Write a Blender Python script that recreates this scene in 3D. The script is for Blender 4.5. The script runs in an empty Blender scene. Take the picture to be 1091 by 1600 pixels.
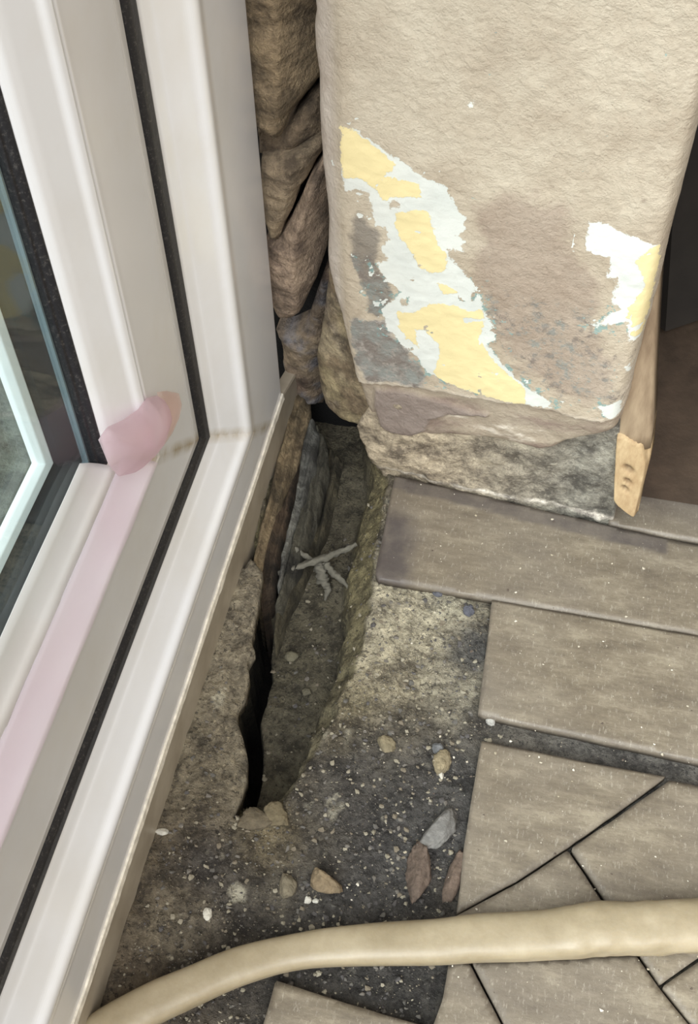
import bpy, math, random
import numpy as np
from mathutils import Vector, noise as mnoise

SC = bpy.context.scene
COL = SC.collection
U = 0.5            # metres per unit of the survey frame (camera height = 1 unit)
random.seed(7); rng = np.random.default_rng(7)

# ------------------------------------------------------------------ camera
VZ = np.array([580., 2165.]); VY = np.array([1140., -1480.]); PP = np.array([545.5, 650.])
FPX = math.sqrt(-(VZ-PP) @ (VY-PP))
def _d(p):
    v = np.array([p[0]-PP[0], -(p[1]-PP[1]), FPX]); return v/np.linalg.norm(v)
_dz = -_d(VZ); _dy = _d(VY); _dy = _dy-_dz*(_dy@_dz); _dy /= np.linalg.norm(_dy); _dx = np.cross(_dz, _dy)
_dx = -np.cross(_dz, _dy) if _dx[0] < 0 else _dx
M = np.array([_dx, _dy, _dz])                 # rows: world axes in camera (right, up, forward)
CAM = np.array([0.2605, 0.0, 1.0])
def ray(x, y): return M @ np.array([x-PP[0], -(y-PP[1]), FPX])
def at(x, y, X=None, Y=None, Z=None):
    """point of the survey photo seen on the plane X=, Y= or Z="""
    v = ray(x, y)
    t = (Z-CAM[2])/v[2] if Z is not None else (Y-CAM[1])/v[1] if Y is not None else (X-CAM[0])/v[0]
    return CAM+t*v
cam = bpy.data.cameras.new('camera'); co = bpy.data.objects.new('camera', cam); COL.objects.link(co)
from mathutils import Matrix
R = Matrix([[M[i][0], M[i][1], -M[i][2]] for i in range(3)])
co.matrix_world = Matrix.Translation(Vector(CAM*U)) @ R.to_4x4()
cam.sensor_fit = 'HORIZONTAL'; cam.sensor_width = 36.0
cam.lens = FPX/1091*36.0
cam.shift_x = 0.0; cam.shift_y = -(800-PP[1])/1091
cam.clip_start = 0.01
SC.camera = co

# ------------------------------------------------------------------ light
SC.view_settings.view_transform = 'Standard'; SC.view_settings.look = 'None'
SC.view_settings.gamma = 1; SC.view_settings.use_curve_mapping = False
SC.view_settings.exposure = 0.7
w = bpy.data.worlds.new('world'); SC.world = w; w.use_nodes = True
bg = w.node_tree.nodes['Background']
# soft surroundings: bright cool daylight from the glazed side, dimmer warm room on the other
_tc = w.node_tree.nodes.new('ShaderNodeTexCoord'); _dp = w.node_tree.nodes.new('ShaderNodeVectorMath'); _dp.operation = 'DOT_PRODUCT'
_dp.inputs[1].default_value = (-.45, -.62, .64); w.node_tree.links.new(_tc.outputs['Generated'], _dp.inputs[0])
_rp = w.node_tree.nodes.new('ShaderNodeValToRGB'); w.node_tree.links.new(_dp.outputs['Value'], _rp.inputs[0])
_rp.color_ramp.elements[0].position = 0.0; _rp.color_ramp.elements[0].color = (.26, .22, .165, 1)
_rp.color_ramp.elements[1].position = .95; _rp.color_ramp.elements[1].color = (1.0, 1.0, 1.0, 1)
w.node_tree.links.new(_rp.outputs[0], bg.inputs[0]); bg.inputs[1].default_value = 1.25
def lamp_sun(name, direction, energy, angle, color):
    l = bpy.data.lights.new(name, 'SUN'); l.energy = energy; l.angle = math.radians(angle); l.color = color
    o = bpy.data.objects.new(name, l); COL.objects.link(o)
    o.rotation_euler = Vector(direction).to_track_quat('-Z', 'Y').to_euler(); return o
lamp_sun('daylight', (0.16, 0.68, -0.82), 3.1, 50, (0.935, 0.975, 1.0))

# ------------------------------------------------------------------ node helpers
def lin(c):
    c = [x/255 for x in c]; return tuple(x/12.92 if x <= .04045 else ((x+.055)/1.055)**2.4 for x in c)+(1,)
class NT:
    def __init__(s, name, rough=.8):
        s.m = bpy.data.materials.new(name); s.m.use_nodes = True; s.t = s.m.node_tree
        s.b = s.t.nodes['Principled BSDF']; s.b.inputs['Roughness'].default_value = rough
        s.geo = s.t.nodes.new('ShaderNodeNewGeometry'); s.pos = s.geo.outputs['Position']
    def n(s, t): return s.t.nodes.new(t)
    def link(s, a, b): s.t.links.new(a, b)
    def put(s, sock, v):
        if hasattr(v, 'links'): s.link(v, sock)
        else: sock.default_value = v
    def noise(s, scale, detail=4, rough=.6, vec=None, out=0):
        k = s.n('ShaderNodeTexNoise'); k.inputs['Scale'].default_value = scale
        k.inputs['Detail'].default_value = detail; k.inputs['Roughness'].default_value = rough
        s.link(vec or s.pos, k.inputs['Vector']); return k.outputs[out]
    def vor(s, scale, out='Distance', vec=None):
        k = s.n('ShaderNodeTexVoronoi'); k.inputs['Scale'].default_value = scale
        s.link(vec or s.pos, k.inputs['Vector']); return k.outputs[out]
    def mapping(s, scale, rot=(0, 0, 0)):
        k = s.n('ShaderNodeMapping'); k.inputs['Scale'].default_value = scale; k.inputs['Rotation'].default_value = rot
        s.link(s.pos, k.inputs['Vector']); return k.outputs[0]
    def attr(s, name, out='Fac'):
        k = s.n('ShaderNodeAttribute'); k.attribute_name = name; return k.outputs[out]
    def ramp(s, f, *stops):
        k = s.n('ShaderNodeValToRGB'); e = k.color_ramp.elements
        for i, (p, c) in enumerate(stops):
            el = e[i] if i < 2 else e.new(p)
            el.position = p; el.color = (c, c, c, 1) if not hasattr(c, '__len__') else c
        s.link(f, k.inputs[0]); return k.outputs[0]
    def mix(s, f, a, b, mode='MIX'):
        k = s.n('ShaderNodeMix'); k.data_type = 'RGBA'; k.blend_type = mode
        s.put(k.inputs[0], f); s.put(k.inputs[6], a); s.put(k.inputs[7], b); return k.outputs[2]
    def math(s, op, a, b=0.0, clamp=False):
        k = s.n('ShaderNodeMath'); k.operation = op; k.use_clamp = clamp
        s.put(k.inputs[0], a); s.put(k.inputs[1], b); return k.outputs[0]
    def bump(s, h, strength=.5, dist=.002):
        k = s.n('ShaderNodeBump'); k.inputs['Strength'].default_value = strength; k.inputs['Distance'].default_value = dist
        s.link(h, k.inputs['Height']); s.link(k.outputs[0], s.b.inputs['Normal'])
    def color(s, c): s.put(s.b.inputs['Base Color'], c)

def simple(name, col, rough=.6, var=.12, scale=60, bump=0, bscale=300):
    t = NT(name, rough); c = lin(col); d = tuple(x*(1-var) for x in c[:3])+(1,)
    t.color(t.mix(t.ramp(t.noise(scale), (.35, 0), (.65, 1)), c, d))
    if bump: t.bump(t.noise(bscale, 5), bump, .001)
    return t.m

# uPVC: clean white with a few dark specks and faint grime
def m_upvc():
    t = NT('white_upvc', .22); base = lin((243, 244, 247))
    c = t.mix(t.ramp(t.noise(14, 5), (.45, 0), (.8, .55)), base, lin((228, 224, 216)))
    sp = t.ramp(t.vor(42), (.0, 1), (.045, 0)); gate = t.ramp(t.noise(23, 2), (.60, 0), (.64, 1))
    c = t.mix(t.math('MULTIPLY', sp, gate), c, lin((120, 110, 95)))
    mt = t.attr('mitre'); st = t.math('MULTIPLY', t.ramp(mt, (.0, 1), (1, 0)), t.ramp(t.noise(70, 4), (.35, .15), (.7, .9)))
    c = t.mix(st, c, lin((172, 150, 105)))
    t.color(c); t.b.inputs['Coat Weight'].default_value = .25; return t.m
UPVC = m_upvc()
def m_trim():
    t = NT('trim_upvc', .4); c = t.mix(t.ramp(t.noise(40, 5), (.4, 0), (.75, .8)), lin((182, 172, 155)), lin((148, 136, 118)))
    t.color(c); return t.m
TRIM = m_trim()
SEAL = simple('sealant', (250, 242, 226), .6, .3, 220, .4, 500)
def m_rubber():
    t = NT('black_rubber', .42); dust = t.ramp(t.noise(700, 6, .85), (.54, 0), (.68, .6))
    t.color(t.mix(dust, lin((30, 30, 34)), lin((120, 115, 110)))); t.bump(t.noise(500, 4), .3, .0005); return t.m
RUBBER = m_rubber()
def m_glass():
    m = bpy.data.materials.new('window_glass'); m.use_nodes = True; t = m.node_tree; t.nodes.clear()
    o = t.nodes.new('ShaderNodeOutputMaterial'); a = t.nodes.new('ShaderNodeBsdfTransparent'); g = t.nodes.new('ShaderNodeBsdfGlossy')
    a.inputs[0].default_value = (.95, .98, .98, 1); g.inputs['Roughness'].default_value = .01
    lw = t.nodes.new('ShaderNodeLayerWeight'); lw.inputs[0].default_value = .5
    pw = t.nodes.new('ShaderNodeMath'); pw.operation = 'POWER'; pw.inputs[1].default_value = 5; t.links.new(lw.outputs['Facing'], pw.inputs[0])
    f = t.nodes.new('ShaderNodeMath'); f.operation = 'MULTIPLY_ADD'; f.inputs[1].default_value = .6; f.inputs[2].default_value = .03; t.links.new(pw.outputs[0], f.inputs[0]); x = t.nodes.new('ShaderNodeMixShader')
    t.links.new(f.outputs[0], x.inputs[0]); t.links.new(a.outputs[0], x.inputs[1]); t.links.new(g.outputs[0], x.inputs[2]); t.links.new(x.outputs[0], o.inputs[0]); return m
GLASS = m_glass()
SPACER = simple('spacer_grey', (120, 138, 145), .35, .1)
DARKFRAME = simple('dark_frame', (38, 44, 48), .4, .3, 30)
EXTWHITE = simple('outer_white_lip', (236, 244, 244), .35, .05)
def m_film(name, col, alpha):
    t = NT(name, .3); t.color(t.mix(t.ramp(t.noise(25, 3), (.35, 0), (.7, 1)), lin(col), tuple(min(1, x*1.08) for x in lin(col)[:3])+(1,)))
    tr = t.n('ShaderNodeBsdfTranslucent'); tr.inputs[0].default_value = lin(col)
    tp = t.n('ShaderNodeBsdfTransparent'); tp.inputs[0].default_value = lin(tuple(min(255, v+14) for v in col))
    a = t.n('ShaderNodeMixShader'); a.inputs[0].default_value = .35
    b = t.n('ShaderNodeMixShader'); b.inputs[0].default_value = alpha
    out = t.t.nodes['Material Output']
    t.link(t.b.outputs[0], a.inputs[1]); t.link(tr.outputs[0], a.inputs[2]); t.link(tp.outputs[0], b.inputs[1]); t.link(a.outputs[0], b.inputs[2])
    t.link(b.outputs[0], out.inputs[0]); return t.m
FILM = m_film('pink_film', (246, 226, 230), .42)
FILMM = m_film('mauve_film', (236, 220, 225), .5)
FILMW = m_film('warm_pink_film', (246, 232, 228), .45)
FILMP = m_film('pale_pink_film', (252, 241, 249), .6)
FILM2 = m_film('milky_film', (252, 249, 247), .75)

def m_plaster():
    t = NT('old_plaster', .85)
    base = t.attr('zone', 'Color')
    c = t.mix(t.ramp(t.noise(26, 6, .7), (.3, 0), (.75, 1)), base, t.mix(1.0, base, lin((214, 206, 200)), 'MULTIPLY'))
    pits = t.ramp(t.noise(420, 3, .6), (.68, 0), (.76, .5)); c = t.mix(pits, c, lin((120, 104, 90)))
    sp = t.math('MULTIPLY', t.ramp(t.vor(95), (.0, 1), (.16, 0)), t.ramp(t.noise(31, 2), (.56, 0), (.62, .7))); c = t.mix(sp, c, lin((112, 92, 78)))
    g = t.attr('grime'); gm = t.ramp(t.math('ADD', g, t.math('MULTIPLY', t.math('SUBTRACT', t.noise(160, 6, .75), .5), 1.9)), (.42, 0), (.62, 1))
    c = t.mix(t.math('MULTIPLY', gm, .8), c, t.mix(t.ramp(t.noise(90, 3), (.4, 0), (.6, 1)), lin((118, 108, 100)), lin((134, 138, 132))))
    tl = t.attr('teal'); tm = t.ramp(t.math('ADD', tl, t.math('MULTIPLY', t.math('SUBTRACT', t.noise(210, 4, .7), .5), 2.6)), (.60, 0), (.72, 1))
    c = t.mix(t.math('MULTIPLY', tm, .8), c, lin((128, 160, 156)))
    def edge(name, amp, sc=140):
        s = t.attr(name)                       # signed distance: positive inside, normalised
        return t.ramp(t.math('ADD', s, t.math('MULTIPLY', t.math('SUBTRACT', t.noise(sc, 6, .75), .5), amp)), (.495, 0), (.515, 1))
    wm = edge('white', .8, 260); ym = edge('yellow', .6, 260)
    c = t.mix(wm, c, t.mix(t.ramp(t.noise(40, 3), (.4, 0), (.7, 1)), lin((216, 217, 209)), lin((205, 207, 200))))
    c = t.mix(t.math('MULTIPLY', ym, wm), c, lin((226, 209, 158)))
    t.color(c)
    h = t.math('ADD', t.math('MULTIPLY', t.noise(60, 6, .7), 1.2), t.math('MULTIPLY', t.ramp(t.noise(260, 5, .7), (.42, 0), (.62, 1)), .45))
    h = t.math('MULTIPLY', h, t.ramp(wm, (0, 1), (1, .15)))
    h = t.math('ADD', h, t.math('MULTIPLY', wm, .45)); h = t.math('ADD', h, t.math('MULTIPLY', ym, .2))
    t.bump(h, .42, .0024); return t.m
PLASTER = m_plaster()
def m_rough(name, bumpd=.002, bs=.8, speck=.5, attr=True, col=(150, 140, 120), s1=60, s2=420):
    t = NT(name, .92); base = t.attr('zone', 'Color') if attr else lin(col)
    dk = t.mix(1.0, base, lin((158, 154, 152)), 'MULTIPLY'); lt = t.mix(1.0, base, (1.4, 1.38, 1.33, 1), 'MULTIPLY')
    c = t.mix(t.ramp(t.noise(s1, 7, .75), (.38, 0), (.62, 1)), dk, lt)
    c = t.mix(t.math('MULTIPLY', t.ramp(t.noise(s2, 3, .7), (.58, 0), (.68, 1)), speck), c, t.mix(1.0, base, (1.7, 1.66, 1.55, 1), 'MULTIPLY'))
    c = t.mix(t.math('MULTIPLY', t.ramp(t.noise(s2*.8, 3, .7), (.36, 1), (.44, 0)), speck*1.2), c, t.mix(1.0, base, (.35, .34, .34, 1), 'MULTIPLY'))
    t.color(c); t.bump(t.math('ADD', t.noise(s1*2, 7, .75), t.math('MULTIPLY', t.noise(s2*1.4, 3), .5)), bs, bumpd); return t.m
SCREED = m_rough('crumbling_screed', .004, 1.0, .8, s1=85, s2=520)
MORTAR = m_rough('lime_mortar', .003, .8, .35)
STONE = m_rough('rubble_stone', .004, 1.0, .2, s1=45, s2=300)
def m_tile():
    t = NT('stone_look_plank', .5)
    v = t.mapping((30, 90, 30)); a = t.noise(1, 8, .78, v)
    c = t.ramp(a, (.30, lin((90, 80, 67))), (.5, lin((122, 111, 94))), (.70, lin((156, 145, 125))))
    c = t.mix(t.ramp(t.noise(12, 4), (.4, 0), (.7, .6)), c, lin((118, 109, 98)))
    v2 = t.mapping((260, 800, 260)); c = t.mix(t.ramp(t.noise(1, 4, .75, v2), (.55, 0), (.66, .5)), c, lin((100, 88, 78))); c = t.mix(t.ramp(t.noise(1, 4, .75, t.mapping((700, 230, 300))), (.56, 0), (.68, .5)), c, lin((178, 170, 154)))
    c = t.mix(t.attr('dirt_shade'), c, t.mix(t.ramp(t.noise(70, 4), (.4, 0), (.6, 1)), lin((78, 71, 70)), lin((98, 90, 84))))
    t.color(c); t.bump(t.noise(300, 5, .7), .35, .0008)
    t.link(t.ramp(t.noise(30, 4), (.3, .42), (.7, .62)), t.b.inputs['Roughness']); return t.m
TILE = m_tile()
def m_hose():
    t = NT('cream_hose', .38); c = t.mix(t.ramp(t.noise(50, 6, .7), (.35, 0), (.7, 1)), lin((166, 152, 126)), lin((144, 130, 104)))
    t.color(c); t.b.inputs['Subsurface Weight'].default_value = .25; t.b.inputs['Subsurface Radius'].default_value = (.006, .004, .002)
    t.b.inputs['Subsurface Scale'].default_value = .5
    t.bump(t.noise(120, 4), .25, .001); return t.m
HOSE = m_hose()
def m_wood(name, a, b):
    t = NT(name, .7); v = t.mapping((160, 160, 12)); n_ = t.noise(1, 5, .6, v)
    t.color(t.mix(t.ramp(n_, (.35, 0), (.65, 1)), lin(a), lin(b))); t.bump(n_, .4, .001); return t.m
WOOD = m_wood('weathered_pine', (158, 138, 112), (124, 104, 82))
def m_cut():
    t = NT('fresh_cut_pine', .75); n_ = t.noise(1, 6, .7, t.mapping((160, 160, 50)))
    c = t.mix(t.ramp(n_, (.35, 0), (.65, 1)), lin((192, 168, 130)), lin((162, 134, 98)))
    t.color(t.mix(t.attr('gouge'), c, lin((92, 70, 46)))); t.bump(n_, .6, .001); return t.m
CUT = m_cut()
TWIG = simple('dusty_twig', (118, 114, 102), .95, .35, 200, .8, 400)
EXTG = m_rough('outside_slate', .004, .8, .5, attr=False, col=(84, 88, 80), s1=40, s2=200)
SHADEFLOOR = simple('shaded_boards', (80, 65, 52), .6, .35, 50, .3)  # brown floor with the shade of the recess put into its colour
SHADEWALL = simple('shaded_recess_wall', (30, 27, 24), .9, .3, 20, .3)  # near-black colour stands in for the shade inside the recess
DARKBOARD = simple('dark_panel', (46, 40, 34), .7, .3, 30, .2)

# ------------------------------------------------------------------ mesh helpers
def add_obj(name, verts, faces, mat, parent=None, smooth=False, attrs=None, cols=None):
    me = bpy.data.meshes.new(name)
    v = np.asarray(verts, float)*U
    me.from_pydata(v.tolist(), [], faces if isinstance(faces, list) else faces.tolist())
    for k, a in (attrs or {}).items():
        at_ = me.attributes.new(k, 'FLOAT', 'POINT'); at_.data.foreach_set('value', np.asarray(a, np.float32))
    for k, a in (cols or {}).items():
        at_ = me.attributes.new(k, 'FLOAT_COLOR', 'POINT'); at_.data.foreach_set('color', np.asarray(a, np.float32).ravel())
    me.materials.append(mat)
    if smooth: me.polygons.foreach_set('use_smooth', [True]*len(me.polygons))
    me.update(); o = bpy.data.objects.new(name, me); COL.objects.link(o)
    if parent: o.parent = parent; o.matrix_parent_inverse = parent.matrix_world.inverted()
    return o
def empty(name, loc=(0, 0, 0)):
    o = bpy.data.objects.new(name, None); o.empty_display_size = .02; COL.objects.link(o)
    o.location = Vector(loc)*U; bpy.context.view_layer.update(); return o
def tag(o, label=None, cat=None, group=None, kind=None):
    if label: o['label'] = label
    if cat: o['category'] = cat
    if group: o['group'] = group
    if kind: o['kind'] = kind
    return o
def fbm(P, scale, octv=4, seed=0.0, rough=.55):
    """vectorised value noise; P (n,2 or 3)"""
    P = np.asarray(P, float)
    if P.shape[1] == 2: P = np.c_[P, np.zeros(len(P))]
    out = np.zeros(len(P)); amp = 1; tot = 0; s = scale
    for o in range(octv):
        q = P*s+np.array([17.3, 9.1, 4.7])*(o+1)+seed*13.37
        i = np.floor(q).astype(np.int64); f = q-i; f = f*f*(3-2*f)
        def h(a, b, c):
            n = (i[:, 0]+a)*374761393+(i[:, 1]+b)*668265263+(i[:, 2]+c)*1274126177
            n = (n ^ (n >> 13))*1274126177; n = n & 0x7fffffff; n = (n ^ (n >> 16)); return (n % 100003)/100003.
        x, y, z = f.T
        v = 0
        for a in (0, 1):
            for b in (0, 1):
                for c in (0, 1):
                    v = v+h(a, b, c)*(x if a else 1-x)*(y if b else 1-y)*(z if c else 1-z)
        out += amp*(v-.5); tot += amp; amp *= rough; s *= 2.03
    return out/tot*2
def sdf(P, poly):
    """signed distance, positive inside; also nearest boundary point"""
    P = np.asarray(P, float); A = np.asarray(poly, float); B = np.roll(A, -1, 0)
    best = np.full(len(P), 1e9); near = np.zeros_like(P); ins = np.zeros(len(P), bool)
    for a, b in zip(A, B):
        ab = b-a; t = np.clip(((P-a)@ab)/(ab@ab+1e-18), 0, 1); q = a+t[:, None]*ab; d = ((P-q)**2).sum(1)
        k = d < best; best[k] = d[k]; near[k] = q[k]
        c = ((a[1] > P[:, 1]) != (b[1] > P[:, 1])) & (P[:, 0] < (b[0]-a[0])*(P[:, 1]-a[1])/(b[1]-a[1]+1e-18)+a[0])
        ins ^= c
    d = np.sqrt(best); return np.where(ins, d, -d), near
def rag(poly, step, amp, seed=0, closed=True):
    """subdivide an outline and make it ragged"""
    poly = np.asarray(poly, float); out = []
    n = len(poly)
    for i in range(n if closed else n-1):
        a, b = poly[i], poly[(i+1) % n]; k = max(1, int(np.linalg.norm(b-a)/step))
        for j in range(k): out.append(a+(b-a)*j/k)
    if not closed: out.append(poly[-1])
    out = np.array(out)
    return out+np.c_[fbm(out, .35/step, 3, seed+1), fbm(out, .35/step, 3, seed+2)]*amp
def slab(name, outline, frame, step, hfn, thick, mat, parent=None, attr_fn=None, smooth=True, col=None, taper=0.0):
    """solid slab: outline in 2D plane coords; frame=(origin,e1,e2,normal); hfn(P,sd)->offset along the normal"""
    O, e1, e2, nn = [np.asarray(v, float) for v in frame]
    ol = np.asarray(outline, float); lo = ol.min(0)-step; hi = ol.max(0)+step
    nx = int((hi[0]-lo[0])/step)+2; ny = int((hi[1]-lo[1])/step)+2
    gx, gy = np.meshgrid(lo[0]+np.arange(nx)*step, lo[1]+np.arange(ny)*step, indexing='ij')
    P = np.c_[gx.ravel(), gy.ravel()]
    idx = np.arange(nx*ny).reshape(nx, ny)
    F = np.stack([idx[:-1, :-1], idx[1:, :-1], idx[1:, 1:], idx[:-1, 1:]], -1).reshape(-1, 4)
    c = P[F].mean(1); sc, _ = sdf(c, ol); F = F[sc > 0]
    used = np.unique(F); remap = -np.ones(len(P), int); remap[used] = np.arange(len(used)); P = P[used]; F = remap[F]
    # boundary edges
    E = np.concatenate([F[:, [0, 1]], F[:, [1, 2]], F[:, [2, 3]], F[:, [3, 0]]]); key = {}
    for a, b in E.tolist():
        k = (b, a)
        if k in key: del key[k]
        else: key[(a, b)] = 1
    bv = np.array(sorted({v for e in key for v in e}))
    s0, near = sdf(P[bv], ol); P[bv] = near
    sd, _ = sdf(P, ol); sd = np.maximum(sd, 0); h = hfn(P, sd)
    if np.dot(np.cross(e1, e2), nn) < 0: F = F[:, ::-1]; key = {(b, a): 1 for a, b in key}
    V = O+P[:, :1]*e1+P[:, 1:]*e2+h[:, None]*nn
    nb = len(V); bi = {v: i for i, v in enumerate(bv.tolist())}
    ctr = P.mean(0); Pb = P[bv]+(ctr-P[bv])*taper
    Vb = O+Pb[:, :1]*e1+Pb[:, 1:]*e2+(h[bv]-thick)[:, None]*nn
    cen = (O+ctr[0]*e1+ctr[1]*e2-nn*thick)[None]
    V2 = np.concatenate([V, Vb, cen]); faces = F.tolist(); ci = len(V2)-1
    for a, b in key:
        faces.append([b, a, nb+bi[a], nb+bi[b]]); faces.append([nb+bi[b], nb+bi[a], ci])
    attrs = {}; cols = {}
    if attr_fn:
        A, Cc = attr_fn(P, sd)
        for k, v in A.items(): attrs[k] = np.concatenate([v, v[bv], [0]])
        for k, v in Cc.items(): cols[k] = np.concatenate([v, v[bv], v[:1]])
    elif col is not None: cols = {'zone': np.tile(lin(col), (len(V2), 1))}
    return add_obj(name, V2, faces, mat, parent, smooth, attrs, cols)

# ------------------------------------------------------------------ floor: screed with the broken-out hole
def fp(pts, Z=0.0): return np.array([at(x, y, Z=Z)[:2] for x, y in pts])
GROUT = -.0115
hole_px = [(455, 560), (470, 580), (452, 640), (430, 720), (410, 800), (392, 872), (410, 890), (405, 930), (397, 970), (392, 1000), (398, 1015), (386, 1032), (389, 1060), (383, 1090), (371, 1108),
           (371, 1128), (379, 1150), (386, 1180), (385, 1215), (376, 1245), (364, 1272), (376, 1282), (392, 1272), (408, 1276), (424, 1272), (441, 1256), (455, 1236), (468, 1212), (478, 1200), (486, 1182),
           (505, 1150), (524, 1120), (527, 1095), (541, 1068), (556, 1040), (565, 1008), (574, 965), (580, 930), (584, 900), (586, 860), (597, 800), (606, 752), (600, 735), (575, 700), (600, 600), (560, 520)]
hole_edge_px = list(hole_px[5:21])
hole = rag(fp([(x-26, y) if 5 <= i <= 20 else (x, y) for i, (x, y) in enumerate(hole_px)], GROUT), .004, .0050, 3)
deep_px = [(440, 600), (470, 640), (448, 720), (420, 820), (410, 890), (404, 940), (396, 1000), (388, 1050), (376, 1110), (380, 1150), (388, 1200), (372, 1262), (410, 1262), (440, 1240), (458, 1215), (470, 1185),
           (490, 1130), (505, 1080), (525, 1030), (538, 960), (540, 880), (556, 840), (562, 790), (578, 740), (578, 690), (560, 560)]
deep = rag(fp(deep_px, -.03), .004, .006, 5)
crev_px = [(425, 895), (436, 905), (420, 960), (416, 1005), (420, 1035), (409, 1075), (399, 1110), (404, 1150), (403, 1200), (392, 1240), (370, 1272), (355, 1240), (370, 1180), (352, 1120), (370, 1050), (380, 980), (390, 900), (400, 880)]
crev = rag(fp(crev_px, -.06), .006, .0015, 9)
def top_z(P):
    n1 = fbm(P, 12, 5, 1); n2 = fbm(P, 60, 4, 2); n3 = fbm(P, 220, 3, 3)
    top = GROUT+.004*n1+.0045*n2+.0026*n3
    return top+np.clip((.10-P[:, 0])/.08, 0, 1)*.007, n1, n2, n3
def c3(c): return np.array(lin(c)[:3])
def top_col(P, n1):
    C = np.tile(c3((118, 110, 96)), (len(P), 1))
    blobs = [((335, 960), 60, (162, 152, 132)), ((330, 1130), 80, (150, 140, 120)), ((300, 1220), 40, (138, 128, 108)), ((250, 1330), 70, (112, 101, 84)), ((200, 1480), 70, (104, 92, 76)),
             ((640, 950), 55, (196, 187, 164)), ((600, 1000), 50, (192, 183, 160)), ((560, 1090), 26, (150, 140, 112)), ((610, 1060), 50, (178, 167, 142)), ((690, 1060), 40, (160, 153, 136)), ((735, 1000), 26, (76, 76, 78)), ((700, 930), 22, (184, 178, 158)),
             ((640, 1140), 40, (120, 112, 98)), ((600, 1200), 50, (98, 93, 86)), ((540, 1130), 30, (130, 120, 98)), ((660, 1290), 90, (82, 80, 79)), ((560, 1400), 90, (84, 81, 79)), ((480, 1330), 45, (100, 93, 82)),
             ((420, 1300), 30, (140, 126, 96)), ((380, 1390), 60, (84, 79, 74)), ((330, 1340), 24, (66, 64, 66)), ((280, 1450), 32, (146, 136, 116)), ((330, 1500), 40, (80, 74, 68)),
             ((430, 1385), 25, (124, 116, 100)), ((600, 1550), 80, (66, 63, 60)), ((480, 1550), 60, (70, 65, 60)), ((780, 1150), 30, (104, 99, 92)), ((1000, 1200), 110, (98, 95, 91)),
             ((700, 1400), 25, (110, 102, 92)), ((960, 740), 80, (66, 62, 58)), ((595, 790), 22, (160, 150, 128))]
    W = np.full(len(P), .06); A = C*W[:, None]
    P2 = P+np.c_[n1, fbm(P, 12, 4, 8)]*.03+np.c_[fbm(P, 60, 3, 9), fbm(P, 60, 3, 10)]*.008
    for (bx, by), r, col in blobs:
        q = at(bx, by, Z=0)[:2]; d2 = ((P2-q)**2).sum(1)/(r*.0007)**2; g = np.exp(-np.minimum(d2, 40))
        A += g[:, None]*c3(col); W += g
    C = A/W[:, None]
    salt = np.clip((fbm(P, 45, 4, 21)-.36)*8, 0, 1)*np.clip((.25-P[:, 0])/.1, 0, 1)
    C = C*(1-salt[:, None]*.6)+c3((204, 198, 178))*salt[:, None]*.6
    dk = np.clip((fbm(P, 38, 4, 27)-.33)*8, 0, 1)*.6
    return C*(1-dk[:, None])+C*.45*dk[:, None]
def floor_grid():
    # fine near the hole, one regular grid over the seen screed
    xs = np.concatenate([np.arange(-.06, .30, .0014), np.arange(.30, 1.3, .02)])
    ys = np.concatenate([np.arange(-.6, .12, .02), np.arange(.12, .96, .0017), np.arange(.96, 1.5, .02)])
    gx, gy = np.meshgrid(xs, ys, indexing='ij'); P = np.c_[gx.ravel(), gy.ravel()]
    nx, ny = len(xs), len(ys)
    near = (P[:, 0] < .3) & (P[:, 1] > .1) & (P[:, 1] < .97)
    sh = np.full(len(P), -1.); sdp = sh.copy(); scv = sh.copy()
    sh[near] = sdf(P[near], hole)[0]; sdp[near] = sdf(P[near], deep)[0]; scv[near] = sdf(P[near], crev)[0]
    def step(d, w): return np.clip(d/w+.5, 0, 1)**1.2
    top, n1, n2, n3 = top_z(P)
    # keep out from under tiles
    tile_zone = (P[:, 0] > .145+0*P[:, 1]) & (P[:, 1] > .622) | (P[:, 0] > .268)
    top = np.where(tile_zone, np.minimum(top, GROUT+.0015*n3), top)
    mid = -.045-.022*np.clip((.62-P[:, 1])/.3, 0, 1)+.008*n1+.004*n2+.001*n3       # slope band just inside the lip
    slopeW = np.clip(sh/.035, 0, 1); mid = -.016-slopeW*.05+.006*n2+.002*n3
    bot = -.092+.008*n1+.004*n2+.0012*n3
    crv = np.full(len(P), -.22)
    z = top+(mid-top)*step(sh, .004)
    inl = np.clip(sh/.004, 0, 1); sdp = np.minimum(sdp, sh-.001); scv = np.minimum(scv, sh-.001)
    z = np.where(sdp > -.004, z+(bot-z)*step(sdp, .01)*inl, z)
    z = np.where(scv > -.003, z+(crv-z)*step(scv, .005)*inl, z)
    z = np.where(P[:, 0] < -.004, np.minimum(z, -.03), z)
    C = top_col(P, n1)
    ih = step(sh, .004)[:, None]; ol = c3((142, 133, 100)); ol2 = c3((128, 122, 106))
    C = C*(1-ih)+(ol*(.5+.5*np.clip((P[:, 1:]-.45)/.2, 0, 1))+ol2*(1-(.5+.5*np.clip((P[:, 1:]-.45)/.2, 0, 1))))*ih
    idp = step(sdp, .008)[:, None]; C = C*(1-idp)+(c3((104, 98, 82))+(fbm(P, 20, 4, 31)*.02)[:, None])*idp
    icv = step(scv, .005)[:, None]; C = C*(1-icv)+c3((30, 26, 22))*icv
    C = np.clip(C, .004, 1)
    idx = np.arange(nx*ny).reshape(nx, ny)
    F = np.stack([idx[:-1, :-1], idx[1:, :-1], idx[1:, 1:], idx[:-1, 1:]], -1).reshape(-1, 4)
    V = np.c_[P, z]
    return V, F, np.c_[C, np.ones(len(C))], (P, z, nx, ny, xs, ys)
floor = tag(empty('floor'), 'dirty room floor of stone-look planks with a broken-out grey screed strip', 'floor', kind='structure')
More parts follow.
